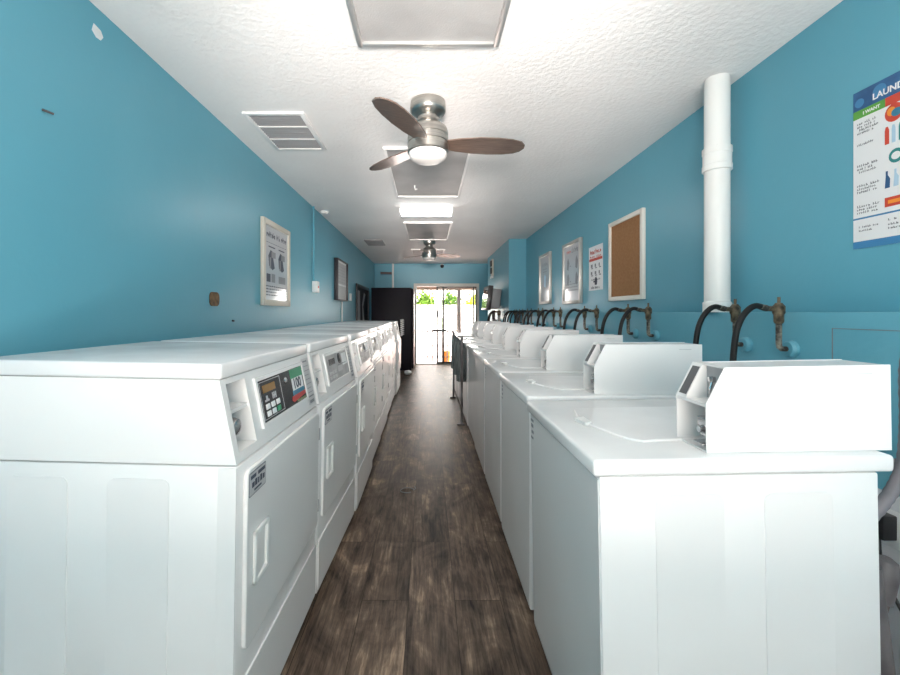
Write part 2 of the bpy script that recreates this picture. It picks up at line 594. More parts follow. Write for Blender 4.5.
shrub('broad green shrub above the fence, behind the left half of the door', (-.14, 16.9, -.03), .58, .34, 1.03, 3400, 'leaf', .15)
shrub('green shrub above the fence, between the dark door stile and the brown post', (1.04, 18.1, -.03), .50, .34, 1.08, 2600, 'leaf', .14)
shrub('low yellow-green shrub above the fence at the right edge of the door', (1.88, 16.9, -.03), .42, .34, .93, 2400, 'leaf_yellow', .13)
shrub('thin pale green shrub farther back, above the yellow-green one', (2.10, 19.4, -.03), .6, .4, 1.16, 700, 'leaf', .14)

e = struct(MB().box(-1.6, 2.4, Y1 + .12, 10.6, 2.06, 2.16).box(-1.6, 2.4, 10.55, 10.62, 1.83, 2.06).build('trim_2', 'fascia'))
tag(MB().box(-.05, .05, -.045, .045, 0, 1.86).build('patio_post', 'post_brown', loc=(.80, 10.585, -.03)),
    'brown square post under the eave outside the glass door', 'post')
t = thing('bucket', 'small orange bucket outside behind the glass door', 'bucket', (.47, 10.42, -.03))
MB().lathe([(.075, 0), (.085, .04), (.1, .29), (.104, .29), (.104, .3), (.094, .3), (.08, .02), (.02, .015)]).build('body', 'orange', t)
MB().tube([(.1 * math.cos(a), .02, .29 + .0 - .10 * math.sin(a) * .6) for a in [PI * k / 10 for k in range(11)]], .004, 6).build('handle', 'steel', t)

# ------------------------------------------------------------------ dryers
DW = .69
def slope_frame():
    # front control slope: (y, along slope, outward)
    p0 = Vector((.352, 0, .85)); p1 = Vector((.305, 0, 1.068))
    u = (p1 - p0).normalized()
    n = Vector((u.z, 0, -u.x))
    m = Matrix(((0, u.x, n.x, p0.x), (1, 0, 0, 0), (0, u.z, n.z, p0.z), (0, 0, 0, 1)))
    return m
SM = slope_frame()
H = DW / 2

def make_dryer(label, variant):
    t = thing('dryer', label, 'dryer', (0, 0, 0), 0, 'dryers along the left wall')
    b = MB()
    b.box(-.355, .355, -H, H, .035, .846, .006)
    for s in (-1, 1):            # raised panels pressed into the side sheets
        for x0, x1 in ((-.245, -.086), (.019, .179)):
            b.rrect(x0, x1, .06, .81, .02, 'y', s * (H - .004), s * (H + .0022))
        b.box(.305, .353, s * H - .0022, s * H + .0022, .04, .842)
    b.mat(1).box(-.33, .325, -H + .02, H - .02, -.003, .04)
    b.build('cabinet', ['enamel', 'shadow_gap'], t)
    # control housing with a coin recess at the near end
    full = [(-.355, .85), (.352, .85), (.305, 1.066), (-.355, 1.066)]
    def at(z):
        return .352 - .047 * (z - .85) / .218
    ra, rb = -H + .024, -H + .128
    b = MB()
    b.prism(full, 'y', -H, ra)
    b.prism(full, 'y', rb, H)
    b.prism([(-.355, .85), (at(.85), .85), (at(.874), .874), (-.355, .874)], 'y', ra, rb)
    b.prism([(-.355, 1.052), (at(1.052), 1.052), (at(1.066), 1.066), (-.355, 1.066)], 'y', ra, rb)
    b.box(-.355, .25, ra, rb, .874, 1.052)
    b.box(.25, .318, ra, rb, .972, .982)
    for s in (-1, 1):
        b.prism([(.297, .852), (.352, .852), (.3055, 1.064), (.255, 1.064)], 'y', s * H - .001, s * H + .002)
    b.build('control_housing', 'enamel', t)
    cm = MB()
    cm.box(.25, .256, ra + .008, rb - .008, .99, 1.048)
    cm.build('coin_plate', 'plastic_grey', t)
    cm = MB()
    cm.box(.25, .262, ra + .01, rb - .012, .885, .965, .002)
    cm.lathe([(.012, 0), (.018, .012), (.024, .03), (.026, .045), (.022, .058), (.008, .064)], (.262, (ra + rb) / 2 - .008, .928), 18, 'x')
    cm.box(.262, .31, (ra + rb) / 2 - .028, (ra + rb) / 2 - .02, .90, .94, .003)
    cm.build('coin_slide', 'chrome', t)
    MB().box(-.357, .309, -H - .001, H + .001, 1.0665, 1.108, .008, 3).build('top_panel', 'deck', t)
    # control panel on the slope: y0..y1 along the front, v up the slope
    y0, y1, v0, v1 = -H + .186, -H + .586, .056, .184
    b = MB(SM)
    for q in ((y0 - .012, y0, v0 - .012, v1 + .012), (y1, y1 + .012, v0 - .012, v1 + .012), (y0, y1, v0 - .012, v0), (y0, y1, v1, v1 + .012)):
        b.box(q[0], q[1], q[2], q[3], -.001, .007)
    pan = b.build('control_panel', 'enamel', t)
    if variant == 'black':
        b = MB(SM)
        b.box(y0, y1, v0, v1, -.001, .003)
        fp = b.build('fascia', 'black_panel', t)
        b = MB(SM)
        x0, x1 = y0 + .012, y0 + .172
        for q in ((x0, x1, v0 + .006, v0 + .008), (x0, x1, v1 - .008, v1 - .006), (x0, x0 + .002, v0 + .006, v1 - .006), (x1 - .002, x1, v0 + .006, v1 - .006)):
            b.box(*q, .003, .0038)
        b.build('border', 'label_grey', fp)
        MB(SM).box(y0 + .032, y0 + .125, v1 - .042, v1 - .018, .003, .0045).build('display', 'amber', fp)
        b = MB(SM)
        b.box(y0 + .035, y0 + .065, v0 + .058, v0 + .064, .003, .0042)
        b.box(y0 + .045, y0 + .057, v0 + .064, v0 + .076, .003, .0042)
        b.build('icon', 'label_grey', fp)
        b = MB(SM)
        b.box(y0 + .092, y0 + .122, v0 + .066, v0 + .070, .003, .0042)
        for x in (.092, .104, .116):
            b.box(y0 + x, y0 + x + .006, v0 + .058, v0 + .078, .003, .0042)
        b.build('icon', 'label_grey', fp)
        for r in range(2):
            for c in range(3):
                MB(SM).box(y0 + .032 + c * .040, y0 + .060 + c * .040, v0 + .012 + r * .022, v0 + .029 + r * .022, .003, .006, .0015).build(
                    'button', 'green' if (c == 2 and r == 0) else 'paper', fp)
        bb = MB(SM @ Matrix.Translation((y0 + .215, v1 - .03, .003)))
        bb.lathe([(.011, 0), (.011, .003), (.008, .006), (.003, .006)], n=16)
        bb.build('lock', 'chrome', fp)
        b = MB(SM)
        sx = y0 + .268
        b.box(sx, y1 - .006, v1 - .036, v1 - .002, .003, .0038)
        b.mat(1).box(sx + .006, y1 - .014, v0 + .048, v1 - .036, .003, .0040)
        b.mat(2).box(sx, y1 - .010, v0 + .030, v0 + .048, .003, .0038)
        b.mat(3).prism([(sx - .02, v0 + .018), (sx - .005, v0 + .008), (y1 - .004, v0 + .018), (y1 - .004, v0 + .032), (sx - .012, v0 + .030)], 'z', .003, .0044)
        b.mat(4).box(sx + .03, y1 - .008, v0 + .002, v0 + .010, .003, .0038)
        b.mat(5)
        b.mx = SM @ Matrix.Translation((sx + .014, v0 + .054, .0045))
        text_mb(b, '100', .052, .0004, .0012, 1.05)
        b.build('sticker', ['green', 'paper', 'blue', 'red', 'olive', 'ink'], fp)
    else:
        b = MB(SM)
        b.box(y0, y1, v0, v1, -.001, .003)
        fp = b.build('fascia', 'panel_grey', t)
        b = MB(SM)
        b.box(y0 + .05, y0 + .15, v1 - .05, v1 - .02, .003, .0045)
        b.build('display', 'black_panel', fp)
        b = MB(SM @ Matrix.Translation((y0 + .235, v1 - .032, .003)))
        b.lathe([(.027, 0), (.027, .004), (.018, .004), (.016, .007), (.004, .007)], n=20)
        b.build('lock', 'black', fp)
        b = MB(SM)
        b.box(y0 + .29, y1 - .02, v1 - .075, v1 - .012, .003, .0044)
        b.mat(1).box(y0 + .19, y0 + .27, v0 + .03, v0 + .058, .003, .0044)
        b.mat(2).box(y0 + .19, y0 + .35, v0 + .062, v0 + .066, .003, .0044)
        b.build('sticker', ['paper', 'label_grey', 'ink_grey'], fp)
        for r in range(2):
            for c in range(3):
                MB(SM).box(y0 + .032 + c * .044, y0 + .062 + c * .044, v0 + .010 + r * .022, v0 + .026 + r * .022, .003, .006, .0015).build('button', 'label_grey', fp)
    # instruction strip
    b = MB(SM)
    ya, yb = H - .086, H - .008
    b.box(ya, yb, .016, .205, 0, .0012)
    b.mat(1)
    for i in range(9):
        v = .19 - i * .018
        b.box(ya + .006, yb - (.008 if i % 3 else .018), v, v + (.006 if i in (0, 8) else .0022), .0012, .0018)
    b.box(ya + .014, yb - .014, .022, .034, .0012, .0018)
    b.build('instruction_label', ['label_grey', 'ink_grey'], t)
    # door
    X = .355
    dy0, dy1 = -H + .032, H - .012
    b = MB()
    b.rrect(dy0, dy1, .345, .822, .022, 'x', X, X + .012)
    door = b.build('door', 'enamel', t)
    bmod = door.modifiers.new('soft_edge', 'BEVEL'); bmod.width = .003; bmod.segments = 2; bmod.limit_method = 'ANGLE'
    hy0, hy1 = -H + .066, -H + .158
    b = MB()
    b.box(X + .012, X + .022, hy0, hy0 + .016, .50, .645, .004)
    b.box(X + .012, X + .022, hy1 - .016, hy1, .50, .645, .004)
    b.box(X + .012, X + .022, hy0, hy1, .50, .514, .004)
    b.box(X + .012, X + .022, hy0, hy1, .631, .645, .004)
    b.prism([(X + .012, hy0 + .01), (X + .020, hy0 + .016), (X + .0125, hy1 - .01)], 'z', .512, .633)
    b.build('handle', 'pvc', door)
    b = MB()
    ny0, ny1 = -H + .038, -H + .142
    b.rrect(ny0, ny1, .748, .812, .004, 'x', X + .012, X + .0135)
    b.mat(1)
    b.rrect(ny0 + .003, ny1 - .003, .751, .809, .003, 'x', X + .0135, X + .0138)
    b.mat(2)
    b.box(X + .0137, X + .0143, ny0 + .008, ny0 + .04, .793, .803)
    b.box(X + .0137, X + .0143, ny0 + .052, ny1 - .008, .793, .803)
    for i, (a, c, h) in enumerate(((.016, .03, .014), (.034, .047, .018), (.052, .06, .016), (.066, .078, .018), (.083, .094, .014))):
        b.box(X + .0137, X + .0143, ny0 + a, ny0 + c, .769, .769 + h)
    b.box(X + .0137, X + .0143, ny0 + .03, ny1 - .03, .757, .762)
    b.build('nameplate', ['ink_grey', 'label_grey', 'ink'], door)
    for z in (.43, .73):
        MB().box(X + .002, X + .016, H - .016, H - .008, z - .025, z + .025, .002).build('hinge', 'plastic_grey', door)
    b = MB()
    b.rrect(-H + .004, H - .004, .05, .262, .006, 'x', X - .002, X + .005)
    b.build('lower_panel', 'enamel', t)
    return t

dry_x = [-.845, -.815, -.791, -.809, -.817, -.834, -.845, -.82]
dry_rz = [-1.4, -2.6, 0, 0, 0, 0, 0, 0]
labels_d = [
    'nearest white coin dryer, with a black control panel and coloured stickers',
    'white dryer with a grey control panel, second in the left row',
    'white dryer third in the left row, standing slightly forward of its neighbours',
    'white coin dryer, fourth from the camera in the left row',
    'white coin dryer, fifth from the camera in the left row',
    'white coin dryer, sixth from the camera in the left row',
    'white coin dryer, seventh in the left row, next to the last one',
    'white coin dryer farthest from the camera, nearest to the black vending machine']
p1 = make_dryer(labels_d[0], 'black')
p2 = make_dryer(labels_d[1], 'grey')
for i in range(8):
    o = p1 if i == 0 else (p2 if i == 1 else copy_tree(p2))
    o.location = (dry_x[i], 1.054 + H + i * .715, .007)
    o.rotation_euler = (0, math.radians(.9), math.radians(dry_rz[i]))
    o['label'] = labels_d[i]

# white coiled cord hanging by the last dryer
pts = []
for k in range(90):
    a = k * .62
    pts.append((.028 * math.cos(a), .028 * math.sin(a), .30 - k * .0031))
tag(MB().tube([(-.02, -.075, .272), (0, -.045, .276), (.02, -.01, .290)] + pts[4:], .007, 6).build('coiled_cord', 'pvc', loc=(-.43, 6.83, .84)),
    'white coiled cord hanging at the end of the dryer row', 'cord')

# ------------------------------------------------------------------ washers
WW, WD = .645, .655
HW = WW / 2
def u(x):
    return x - .35                 # distance behind the front face -> local x
def make_washer(label):
    t = thing('washer', label, 'washing machine', (0, 0, 0), 0, 'top-load washers along the right wall')
    b = MB()
    b.box(-.35, .305, -HW, HW, .03, .863, .006)
    for s in (-1, 1):
        for x0, x1 in ((-.22, -.06), (.035, .195)):
            b.rrect(x0, x1, .06, .82, .02, 'y', s * (HW - .004), s * (HW + .0016))
    b.mat(1).box(-.325, .28, -HW + .02, HW - .02, 0, .035)
    b.build('cabinet', ['enamel', 'shadow_gap'], t)
    b = MB()
    b.box(-.35 - .0015, -.35 + .001, -HW + .006, HW - .006, .05, .854)
    b.build('front_panel', 'enamel', t)
    # deck with rim
    MB().box(-.364, .341, -HW - .004, HW + .004, .863, .903, .009, 3).build('top_deck', 'deck', t)
    # lid with a bowed front edge
    pts = []
    ya, yb = -HW + .128, -HW + .494
    xf, xm, xr = u(.108), u(.088), u(.62)
    pts += [(xr, ya), (xr, yb)]
    pts += [(xf + .02, yb), (xf + .006, yb - .006), (xf, yb - .02)]
    pts += [(xm + .004, yb - .10), (xm, yb - .14), (xm, yb - .19), (xm + .004, yb - .215)]
    pts += [(xf + .014, yb - .315), (xf + .03, yb - .35), (xf + .06, yb - .375), (xf + .10, ya)]
    # a slim dark groove sits under the lid edge
    b = MB()
    b.prism(pts, 'z', .901, .9085)
    lid = b.build('lid', 'deck', t)
    bm_ = lid.modifiers.new('soft_edge', 'BEVEL'); bm_.width = .004; bm_.segments = 2; bm_.limit_method = 'ANGLE'
    b = MB()
    b.prism([(xm - .022, yb - .150), (xm + .012, yb - .135), (xm + .012, yb - .20), (xm - .010, yb - .21)], 'z', .9032, .913)
    b.build('handle', 'pvc', lid)
    # coin meter housing along the near side
    hy0, hy1 = -HW + .030, -HW + .150
    xf, xs, xb = u(.273), u(.320), u(.720)
    prof = [(xf, .9035), (xf, 1.022), (xs, 1.110), (xb, 1.110), (xb, .9035)]
    b = MB()
    b.prism(prof, 'y', hy0, hy0 + .003)
    b.prism(prof, 'y', hy1 - .004, hy1)
    b.box(u(.355), xb, hy0 + .003, hy1 - .004, .9035, 1.1085)
    b.box(xs, u(.355), hy0 + .003, hy1 - .004, 1.106, 1.1098)
    b.box(xf + .001, u(.355), hy0 + .003, hy1 - .004, 1.014, 1.022)
    b.box(xf + .001, u(.355), hy0 + .003, hy1 - .004, .9038, .908)
    b.prism([(xf + .001, 1.022), (xs, 1.1085), (u(.355), 1.1085), (u(.355), 1.022)], 'y', hy1 - .040, hy1 - .001)
    hood = b.build('coin_meter', 'enamel', t)
    b = MB()
    b.prism([(xf + .0045, 1.030), (xs - .004, 1.101), (xs + .006, 1.101), (xf + .016, 1.030)], 'y', hy1 - .036, hy1 - .006)
    b.build('display', 'dial_grey', hood)
    b = MB()
    b.box(u(.330), u(.338), hy0 + .0035, hy1 - .0405, 1.0225, 1.1055)
    b.build('coin_plate', 'panel_grey', hood)
    b = MB()
    b.box(u(.318), u(.330), hy0 + .044, hy0 + .060, 1.066, 1.080, .002)
    b.tube([(u(.324), hy0 + .052, 1.068), (u(.318), hy0 + .050, 1.050), (u(.324), hy0 + .060, 1.036)], .0035, 8)
    b.build('coin_slot', 'chrome', hood)
    b = MB()
    b.box(u(.336), u(.355), hy0 + .005, hy0 + .05, .912, 1.010)
    b.build('slide_plate', 'plastic_grey', hood)
    b = MB()
    b.box(u(.280), u(.336), hy0 + .010, hy0 + .046, .962, .984, .003)
    b.box(u(.284), u(.336), hy0 + .010, hy0 + .040, .938, .946, .002)
    b.cyl((u(.272), hy0 + .028, .955), (u(.336), hy0 + .028, .955), .008, 10)
    b.box(u(.272), u(.336), hy0 + .012, hy0 + .050, .916, .923, .002)
    b.build('coin_slide', 'chrome', hood)
    b = MB()
    b.box(u(.625), u(.675), hy0 - .0006, hy0 + .001, 1.088, 1.090)
    b.build('mark', 'label_grey', hood)
    b = MB()
    y = HW - .05
    b.mat(0)
    for dz, a, c, h in ((0, 0, .034, .008), (-.022, .004, .03, .012), (-.045, .0, .026, .010), (-.066, .006, .034, .007)):
        b.box(-.3530, -.3512, y + a, y + c, .832 + dz, .832 + dz + h)
    b.build('nameplate', 'ink_grey', t)
    return t

was_x = [.766, .765, .770, .772, .780, .774, .776, .775, .774]
was_n = [.96, 1.667, 2.37, 3.07, 3.73, 4.395, 5.06, 5.725, 6.39]
labels_w = [
    'nearest white top-load washer, its coin meter facing the camera',
    'white top-load washer directly behind the nearest one in the right row',
    'white top-load coin washer, third from the camera in the right row',
    'white top-load coin washer, fourth from the camera in the right row',
    'white top-load coin washer, fifth from the camera in the right row',
    'white top-load coin washer, sixth from the camera in the right row',
    'white top-load coin washer, seventh from the camera in the right row',
    'white top-load coin washer, eighth in the right row, next to the last',
    'white top-load coin washer farthest from the camera in the right row']
pw = make_washer(labels_w[0])
was_y = []
for i in range(9):
    o = pw if i == 0 else copy_tree(pw)
    yc = was_n[i] + HW
    was_y.append(yc)
    o.location = (was_x[i], yc, -.001 if i == 0 else 0)
    o.rotation_euler = (0, math.radians(-1.0 if i == 0 else 0), 0)
    o['label'] = labels_w[i]

# ------------------------------------------------------------------ water valves and hoses
def make_valve():
    t = thing('water_valve', 'tarnished brass water valve', 'valve')
    # local origin on the wall at the flange
    MB().lathe([(.034, 0), (.034, -.012), (.027, -.022), (.012, -.024)], (0, 0, 0), 20, 'x').build('flange', 'teal', t)
    MB().tube([(-.02, 0, 0), (-.042, 0, 0), (-.052, 0, .008), (-.054, 0, .022), (-.054, 0, .105)], .0105, 10).build('riser', 'pipe_patchy', t)
    b = MB()
    b.lathe([(.013, .10), (.017, .108), (.017, .135), (.021, .142), (.021, .168), (.015, .176), (.011, .182)], (-.054, 0, 0), 12)
    b.cyl((-.07, 0, .158), (-.098, 0, .160), .0105, 10)
    b.build('valve_body', 'brass', t)
    b = MB()
    b.cyl((-.054, 0, .18), (-.054, 0, .205), .0055, 8)
    b.build('stem', 'brass', t)
    return t
def make_hose():
    t = thing('water_hose', 'black rubber water hose', 'hose')
    P = [(-.112, 0, .162), (-.128, 0, .168), (-.15, -.004, .170), (-.175, -.006, .158), (-.205, -.008, .125), (-.228, -.01, .072), (-.240, -.012, .0), (-.246, -.013, -.08), (-.247, -.015, -.2), (-.247, -.015, -.32)]
    # smooth the path
    Q = []
    for i in range(len(P) - 1):
        p0, p1, p2, p3 = (Vector(P[max(i - 1, 0)]), Vector(P[i]), Vector(P[i + 1]), Vector(P[min(i + 2, len(P) - 1)]))
        for k in range(4):
            s = k / 4
            Q.append(.5 * ((2 * p1) + (p2 - p0) * s + (2 * p0 - 5 * p1 + 4 * p2 - p3) * s * s + (3 * p1 - p0 - 3 * p2 + p3) * s ** 3))
    Q.append(Vector(P[-1]))
    MB().tube(Q, .0115, 12).build('hose', 'rubber', t)
    MB().tube([(-.0985, 0, .160), (-.106, 0, .1615), (-.116, 0, .1635), (-.126, 0, .167)], [.012, .013, .0125, .0125], 12).build('coupling', 'pipe_patchy', t)
    return t
pv, ph = make_valve(), make_hose()
pairs = [(1.62, 1.85), (2.58, 2.84), (3.37, 3.63), (4.29, 4.52), (4.95, 5.15), (5.50, 5.70), (6.0, 6.2), (6.40, 6.54), (7.12, 7.27)]
first = True
for i, pr in enumerate(pairs):
    for k, y in enumerate(pr):
        x = XB if y < 6.58 else XP
        v = pv if first else copy_tree(pv)
        h = ph if first else copy_tree(ph)
        first = False
        v.location = (x, y, 1.098)
        h.location = (x, y, 1.098)
        w1 = 'nearer' if k == 0 else 'farther'
        rank = ORD[i] if i < 8 else 'farthest'
        v['label'] = f'tarnished brass valve on the right wall, {w1} one of the {rank} pair'
        h['label'] = f'black hose arching from a wall valve, {w1} one of the {rank} pair'
        v['group'] = 'brass water valves along the right wall'
        h['group'] = 'black washer hoses along the right wall'

# ------------------------------------------------------------------ ceiling fixtures
def fan(label, loc, angs):
    t = thing('ceiling_fan', label, 'ceiling fan', loc, 0, 'ceiling fans')
    t.scale = (1, 1, .92)
    b = MB()
    b.lathe([(.07, 0), (.098, -.006), (.10, -.03), (.10, -.06), (.092, -.075), (.070, -.088), (.058, -.10), (.056, -.115), (.062, -.13)], n=40)
    b.build('canopy', 'steel', t)
    b = MB()
    b.lathe([(.062, -.13), (.085, -.145), (.105, -.165), (.113, -.185), (.113, -.214), (.110, -.216), (.110, -.221), (.115, -.223), (.115, -.255), (.111, -.257), (.111, -.262), (.115, -.264), (.115, -.312), (.108, -.318)], n=40)
    b.build('motor_housing', 'steel', t)
    MB().lathe([(.107, -.318), (.106, -.332), (.098, -.348), (.080, -.360), (.050, -.368), (.015, -.371)], n=40).build('light_lens', 'opal', t)
    for a in angs:
        mx = Matrix.Rotation(math.radians(a), 4, 'Z') @ Matrix.Translation((0, 0, -.262)) @ Matrix.Rotation(math.radians(-12), 4, 'X')
        b = MB(mx)
        prof = [(.10, .040), (.16, .060), (.25, .076), (.34, .082), (.43, .078), (.49, .066), (.522, .046), (.54, .016), (.538, -.014), (.515, -.044),
                (.46, -.064), (.38, -.074), (.28, -.074), (.18, -.062), (.10, -.042)]
        b.prism([(x * 1.02, y) for x, y in prof], 'z', -.0035, .0035)
        bl = b.build('blade', 'blade', t)
        b = MB(mx)
        b.box(.095, .16, -.022, .022, .0035, .009, .002)
        b.build('bracket', 'steel', bl)
    return t
fan('near brushed nickel ceiling fan with three walnut blades and opal lens', (0.0, 2.31, ZC), (3, 131, 246))
fan('far ceiling fan with three dark blades, in front of the back wall', (0.02, 6.68, ZC), (20, 140, 260))

def troffer(label, x0, x1, y0, y1, kind):
    cx, cy = (x0 + x1) / 2, (y0 + y1) / 2
    t = thing('ceiling_panel', label, 'ceiling panel', (cx, cy, ZC), 0, 'grey unlit ceiling panels')
    hx, hy = (x1 - x0) / 2, (y1 - y0) / 2
    b = MB()
    wd = .024
    for q in ((-hx - wd, -hx, -hy - wd, hy + wd), (hx, hx + wd, -hy - wd, hy + wd), (-hx, hx, -hy - wd, -hy), (-hx, hx, hy, hy + wd)):
        b.box(*q, -.022, -.0005, .003)
    b.build('frame', 'alu' if kind == 0 else 'white_trim', t)
    MB().box(-hx, hx, -hy, hy, -.010, -.0005).build('lens', 'lens_grey', t)
    return t
troffer('grey ceiling panel in a metal frame, nearest, above the camera end', -.285, .287, .56, 1.78, 0)
cp2 = troffer('grey ceiling panel with white frame, behind the near ceiling fan', -.30, .295, 2.95, 4.13, 1)
MB().tube([(-.12, .25, -.008), (-.12, .25, -.03), (-.115, .27, -.045), (-.10, .26, -.04)], .006, 8).build('pull_ring', 'pvc', cp2)
troffer('grey ceiling panel between the lit fixture and the far fan', -.295, .295, 5.36, 6.56, 1)
troffer('grey ceiling panel behind the far ceiling fan, farthest of all', -.29, .29, 7.62, 8.45, 1)

t = thing('ceiling_light', 'lit white fluorescent ceiling light between the two grey panels', 'ceiling light', (-.02, 4.72, ZC))
t.scale = (1, .8, .7)
MB().box(-.30, .30, -.15, .15, -.022, -.0005, .004).build('base', 'white_trim', t)
b = MB()
b.prism([(-.145, -.022), (-.135, -.06), (-.10, -.085), (.10, -.085), (.135, -.06), (.145, -.022)], 'x', -.285, .285)
b.build('diffuser', 'lit', t)
for s in (-1, 1):
    MB().box(s * .293 - .008, s * .293 + .008, -.148, .148, -.088, -.022, .003).build('end_cap', 'white_trim', t)

def vent(label, x0, x1, y0, y1, n, fm='white_trim'):
    cx, cy = (x0 + x1) / 2, (y0 + y1) / 2
    t = thing('ceiling_vent', label, 'vent', (cx, cy, ZC), 0, 'ceiling vents')
    hx, hy = (x1 - x0) / 2, (y1 - y0) / 2
    wd = .028
    b = MB()
    for q in ((-hx, -hx + wd, -hy, hy), (hx - wd, hx, -hy, hy), (-hx + wd, hx - wd, -hy, -hy + wd), (-hx + wd, hx - wd, hy - wd, hy)):
        b.box(*q, -.014, -.0005, .002)
    for k in range(1, 3):
        y = -hy + 2 * hy * k / 3
        b.box(-hx + wd, hx - wd, y - .007, y + .007, -.012, -.002)
    b.build('frame', fm, t)
    MB().box(-hx + wd, hx - wd, -hy + wd, hy - wd, -.003, -.0005).build('backing', 'vent_dark', t)
    b = MB()
    for k in range(n):
        y = -hy + wd + (2 * hy - 2 * wd) * (k + .5) / n
        b.prism([(y - .008, -.003), (y + .004, -.010), (y + .006, -.010), (y - .006, -.003)], 'x', -hx + wd, hx - wd)
    b.build('louvre', 'plastic_grey', t)
    return t
vent('large white-framed ceiling vent near the left wall, beside the near fan', -1.10, -.735, 2.42, 2.97, 18)
vent('small dark ceiling vent near the left wall, far end', -1.04, -.745, 6.64, 7.17, 12, 'plastic_grey')
tag(MB().lathe([(.05, 0), (.05, -.012), (.035, -.03), (.01, -.034)], n=20).build('smoke_detector', 'pvc', loc=(-1.215, 4.80, ZC - .0005)),
    'small white round detector on the ceiling by the left wall conduit', 'detector')

# ------------------------------------------------------------------ left wall
def framed(name, label, cat, wall, ya, yb, za, zb, fw, dep, fmat, art, group=None, mats=None, gmat='paper_gloss'):
    """a frame hung on a side wall; art(b, w, h) draws on a local plane (a across, b up, c out)"""
    s = 1 if wall < 0 else -1                    # out of the wall
    yc, zc = (ya + yb) / 2, (za + zb) / 2
    t = thing(name, label, cat, (wall, yc, zc), 0, group)
    hw, hh = (yb - ya) / 2, (zb - za) / 2
    # a runs so that text reads left-to-right when facing the wall
    if s > 0:
        mx = Matrix(((0, 0, 1, 0), (1, 0, 0, 0), (0, 1, 0, 0), (0, 0, 0, 1)))
    else:
        mx = Matrix(((0, 0, -1, 0), (-1, 0, 0, 0), (0, 1, 0, 0), (0, 0, 0, 1)))
    if fw:
        b = MB(mx)
        for q in ((-hw, -hw + fw, -hh, hh), (hw - fw, hw, -hh, hh), (-hw + fw, hw - fw, -hh, -hh + fw), (-hw + fw, hw - fw, hh - fw, hh)):
            b.box(*q, .001, dep, .004)
        b.build('frame', fmat, t)
    b = MB(mx)
    b.box(-hw + fw, hw - fw, -hh + fw, hh - fw, .001, dep * .55 if fw else .002)
    b.build('sheet', gmat, t)
    if art:
        b = MB(mx @ Matrix.Translation((0, 0, dep * .55 if fw else .002)))
        art(b, hw - fw, hh - fw)
        b.build('print', mats, t)
    return t

def scribble(b, x0, x1, z0, z1, rows, rnd, thin=.5):
    """rows of small dark word shapes"""
    hgt = (z1 - z0) / rows
    for r in range(rows):
        x = x0
        while x < x1 - .01:
            wl = rnd.uniform(.012, .04)
            b.box(x, min(x + wl, x1), z1 - (r + .75) * hgt, z1 - (r + .75 - thin) * hgt, 0, .0006)
            x += wl + .009

def word(b, x0, x1, z, h, n, rnd):
    """an unreadable headline: strokes standing like letters"""
    wl = (x1 - x0) / n
    for i in range(n):
        x = x0 + i * wl
        if rnd.random() < .12:
            continue
        b.box(x, x + wl * .3, z, z + h * rnd.choice((.7, 1)), 0, .0006)
        b.box(x, x + wl * .75, z + h * rnd.choice((0, .3, .55)), z + h * rnd.choice((.2, .5, .7)), 0, .0006)

R1 = random.Random(3)
def art_left(b, hw, hh):
    b.mat(0)
    word(b, -hw + .04, hw - .03, hh - .09, .045, 17, R1)
    b.box(-hw + .03, hw - .03, hh - .135, hh - .132, 0, .0006)
    for cx in (-hw * .42, hw * .42):
        b.mat(0)
        b.box(cx - .07, cx + .07, hh - .17, hh - .16, 0, .0006)
        b.prism([(cx - .06, hh - .32), (cx - .075, hh - .24), (cx - .03, hh - .19), (cx + .02, hh - .2), (cx + .03, hh - .26), (cx + .06, hh - .33), (cx + .01, hh - .35)], 'z', 0, .0006)
        b.mat(1)
        b.box(cx - .01, cx + .08, hh - .25, hh - .2, 0, .0009)
        b.box(cx - .05, cx - .02, hh - .34, hh - .25, 0, .0009)
    b.mat(0)
    b.box(-hw + .04, -hw + .12, hh - .45, hh - .385, 0, .0006)
    b.mat(1)
    b.box(-hw + .14, -hw + .22, hh - .45, hh - .38, 0, .0006)
    b.box(.04, hw - .06, hh - .45, hh - .39, 0, .0006)
    b.mat(0)
    scribble(b, -hw + .03, hw - .03, -hh + .03, hh - .47, 4, R1, .35)
framed('framed_poster', 'cream-framed poster with printed pictures, nearest frame on the left wall', 'poster', XL, 3.15, 3.76, 1.30, 1.985, .045, .03,
       'frame_cream', art_left, mats=['ink', 'ink_grey'])

def art_b(b, hw, hh):
    b.mat(0)
    b.box(-hw + .03, hw - .03, hh - .03, hh - .005, 0, .001)
    b.box(-hw + .03, hw - .03, -.08, -.055, 0, .001)
    b.mat(1)
    scribble(b, -hw + .05, hw - .05, -.04, hh - .06, 6, R1, .3)
    b.mat(2)
    for k in range(3):
        b.box(-hw + .1 + k * .22, -hw + .24 + k * .22, -hh + .05, -.1, 0, .001)
framed('notice_board', 'grey glazed notice board, second frame along the left wall', 'notice board', XL, 5.62, 6.32, 1.42, 2.0, .014, .06, 'frame_dark', art_b,  # frame coloured dark to paint in its shaded side face
       mats=['paper', 'panel_grey', 'label_grey'], gmat='label_grey')
def art_c(b, hw, hh):
    b.mat(0)
    b.prism([(-hw + .08, -hh + .1), (-hw + .35, -hh + .1), (-hw + .30, hh - .06), (-hw + .1, hh - .05)], 'z', 0, .001)
    b.prism([(.0, -hh + .05), (.25, -hh + .06), (.02, .05), (.3, hh - .1), (.12, hh - .06), (-.1, .1)], 'z', 0, .001)
    b.mat(1)
    b.box(.35, hw - .1, -hh + .1, hh - .1, 0, .0006)
framed('framed_picture', 'large black-framed picture with pale streaks, beside the vending machine', 'picture', XL, 7.3, 8.75, .85, 1.77, .06, .03, 'frame_dark', art_c,
       mats=['label_grey', 'vending'], gmat='vending')

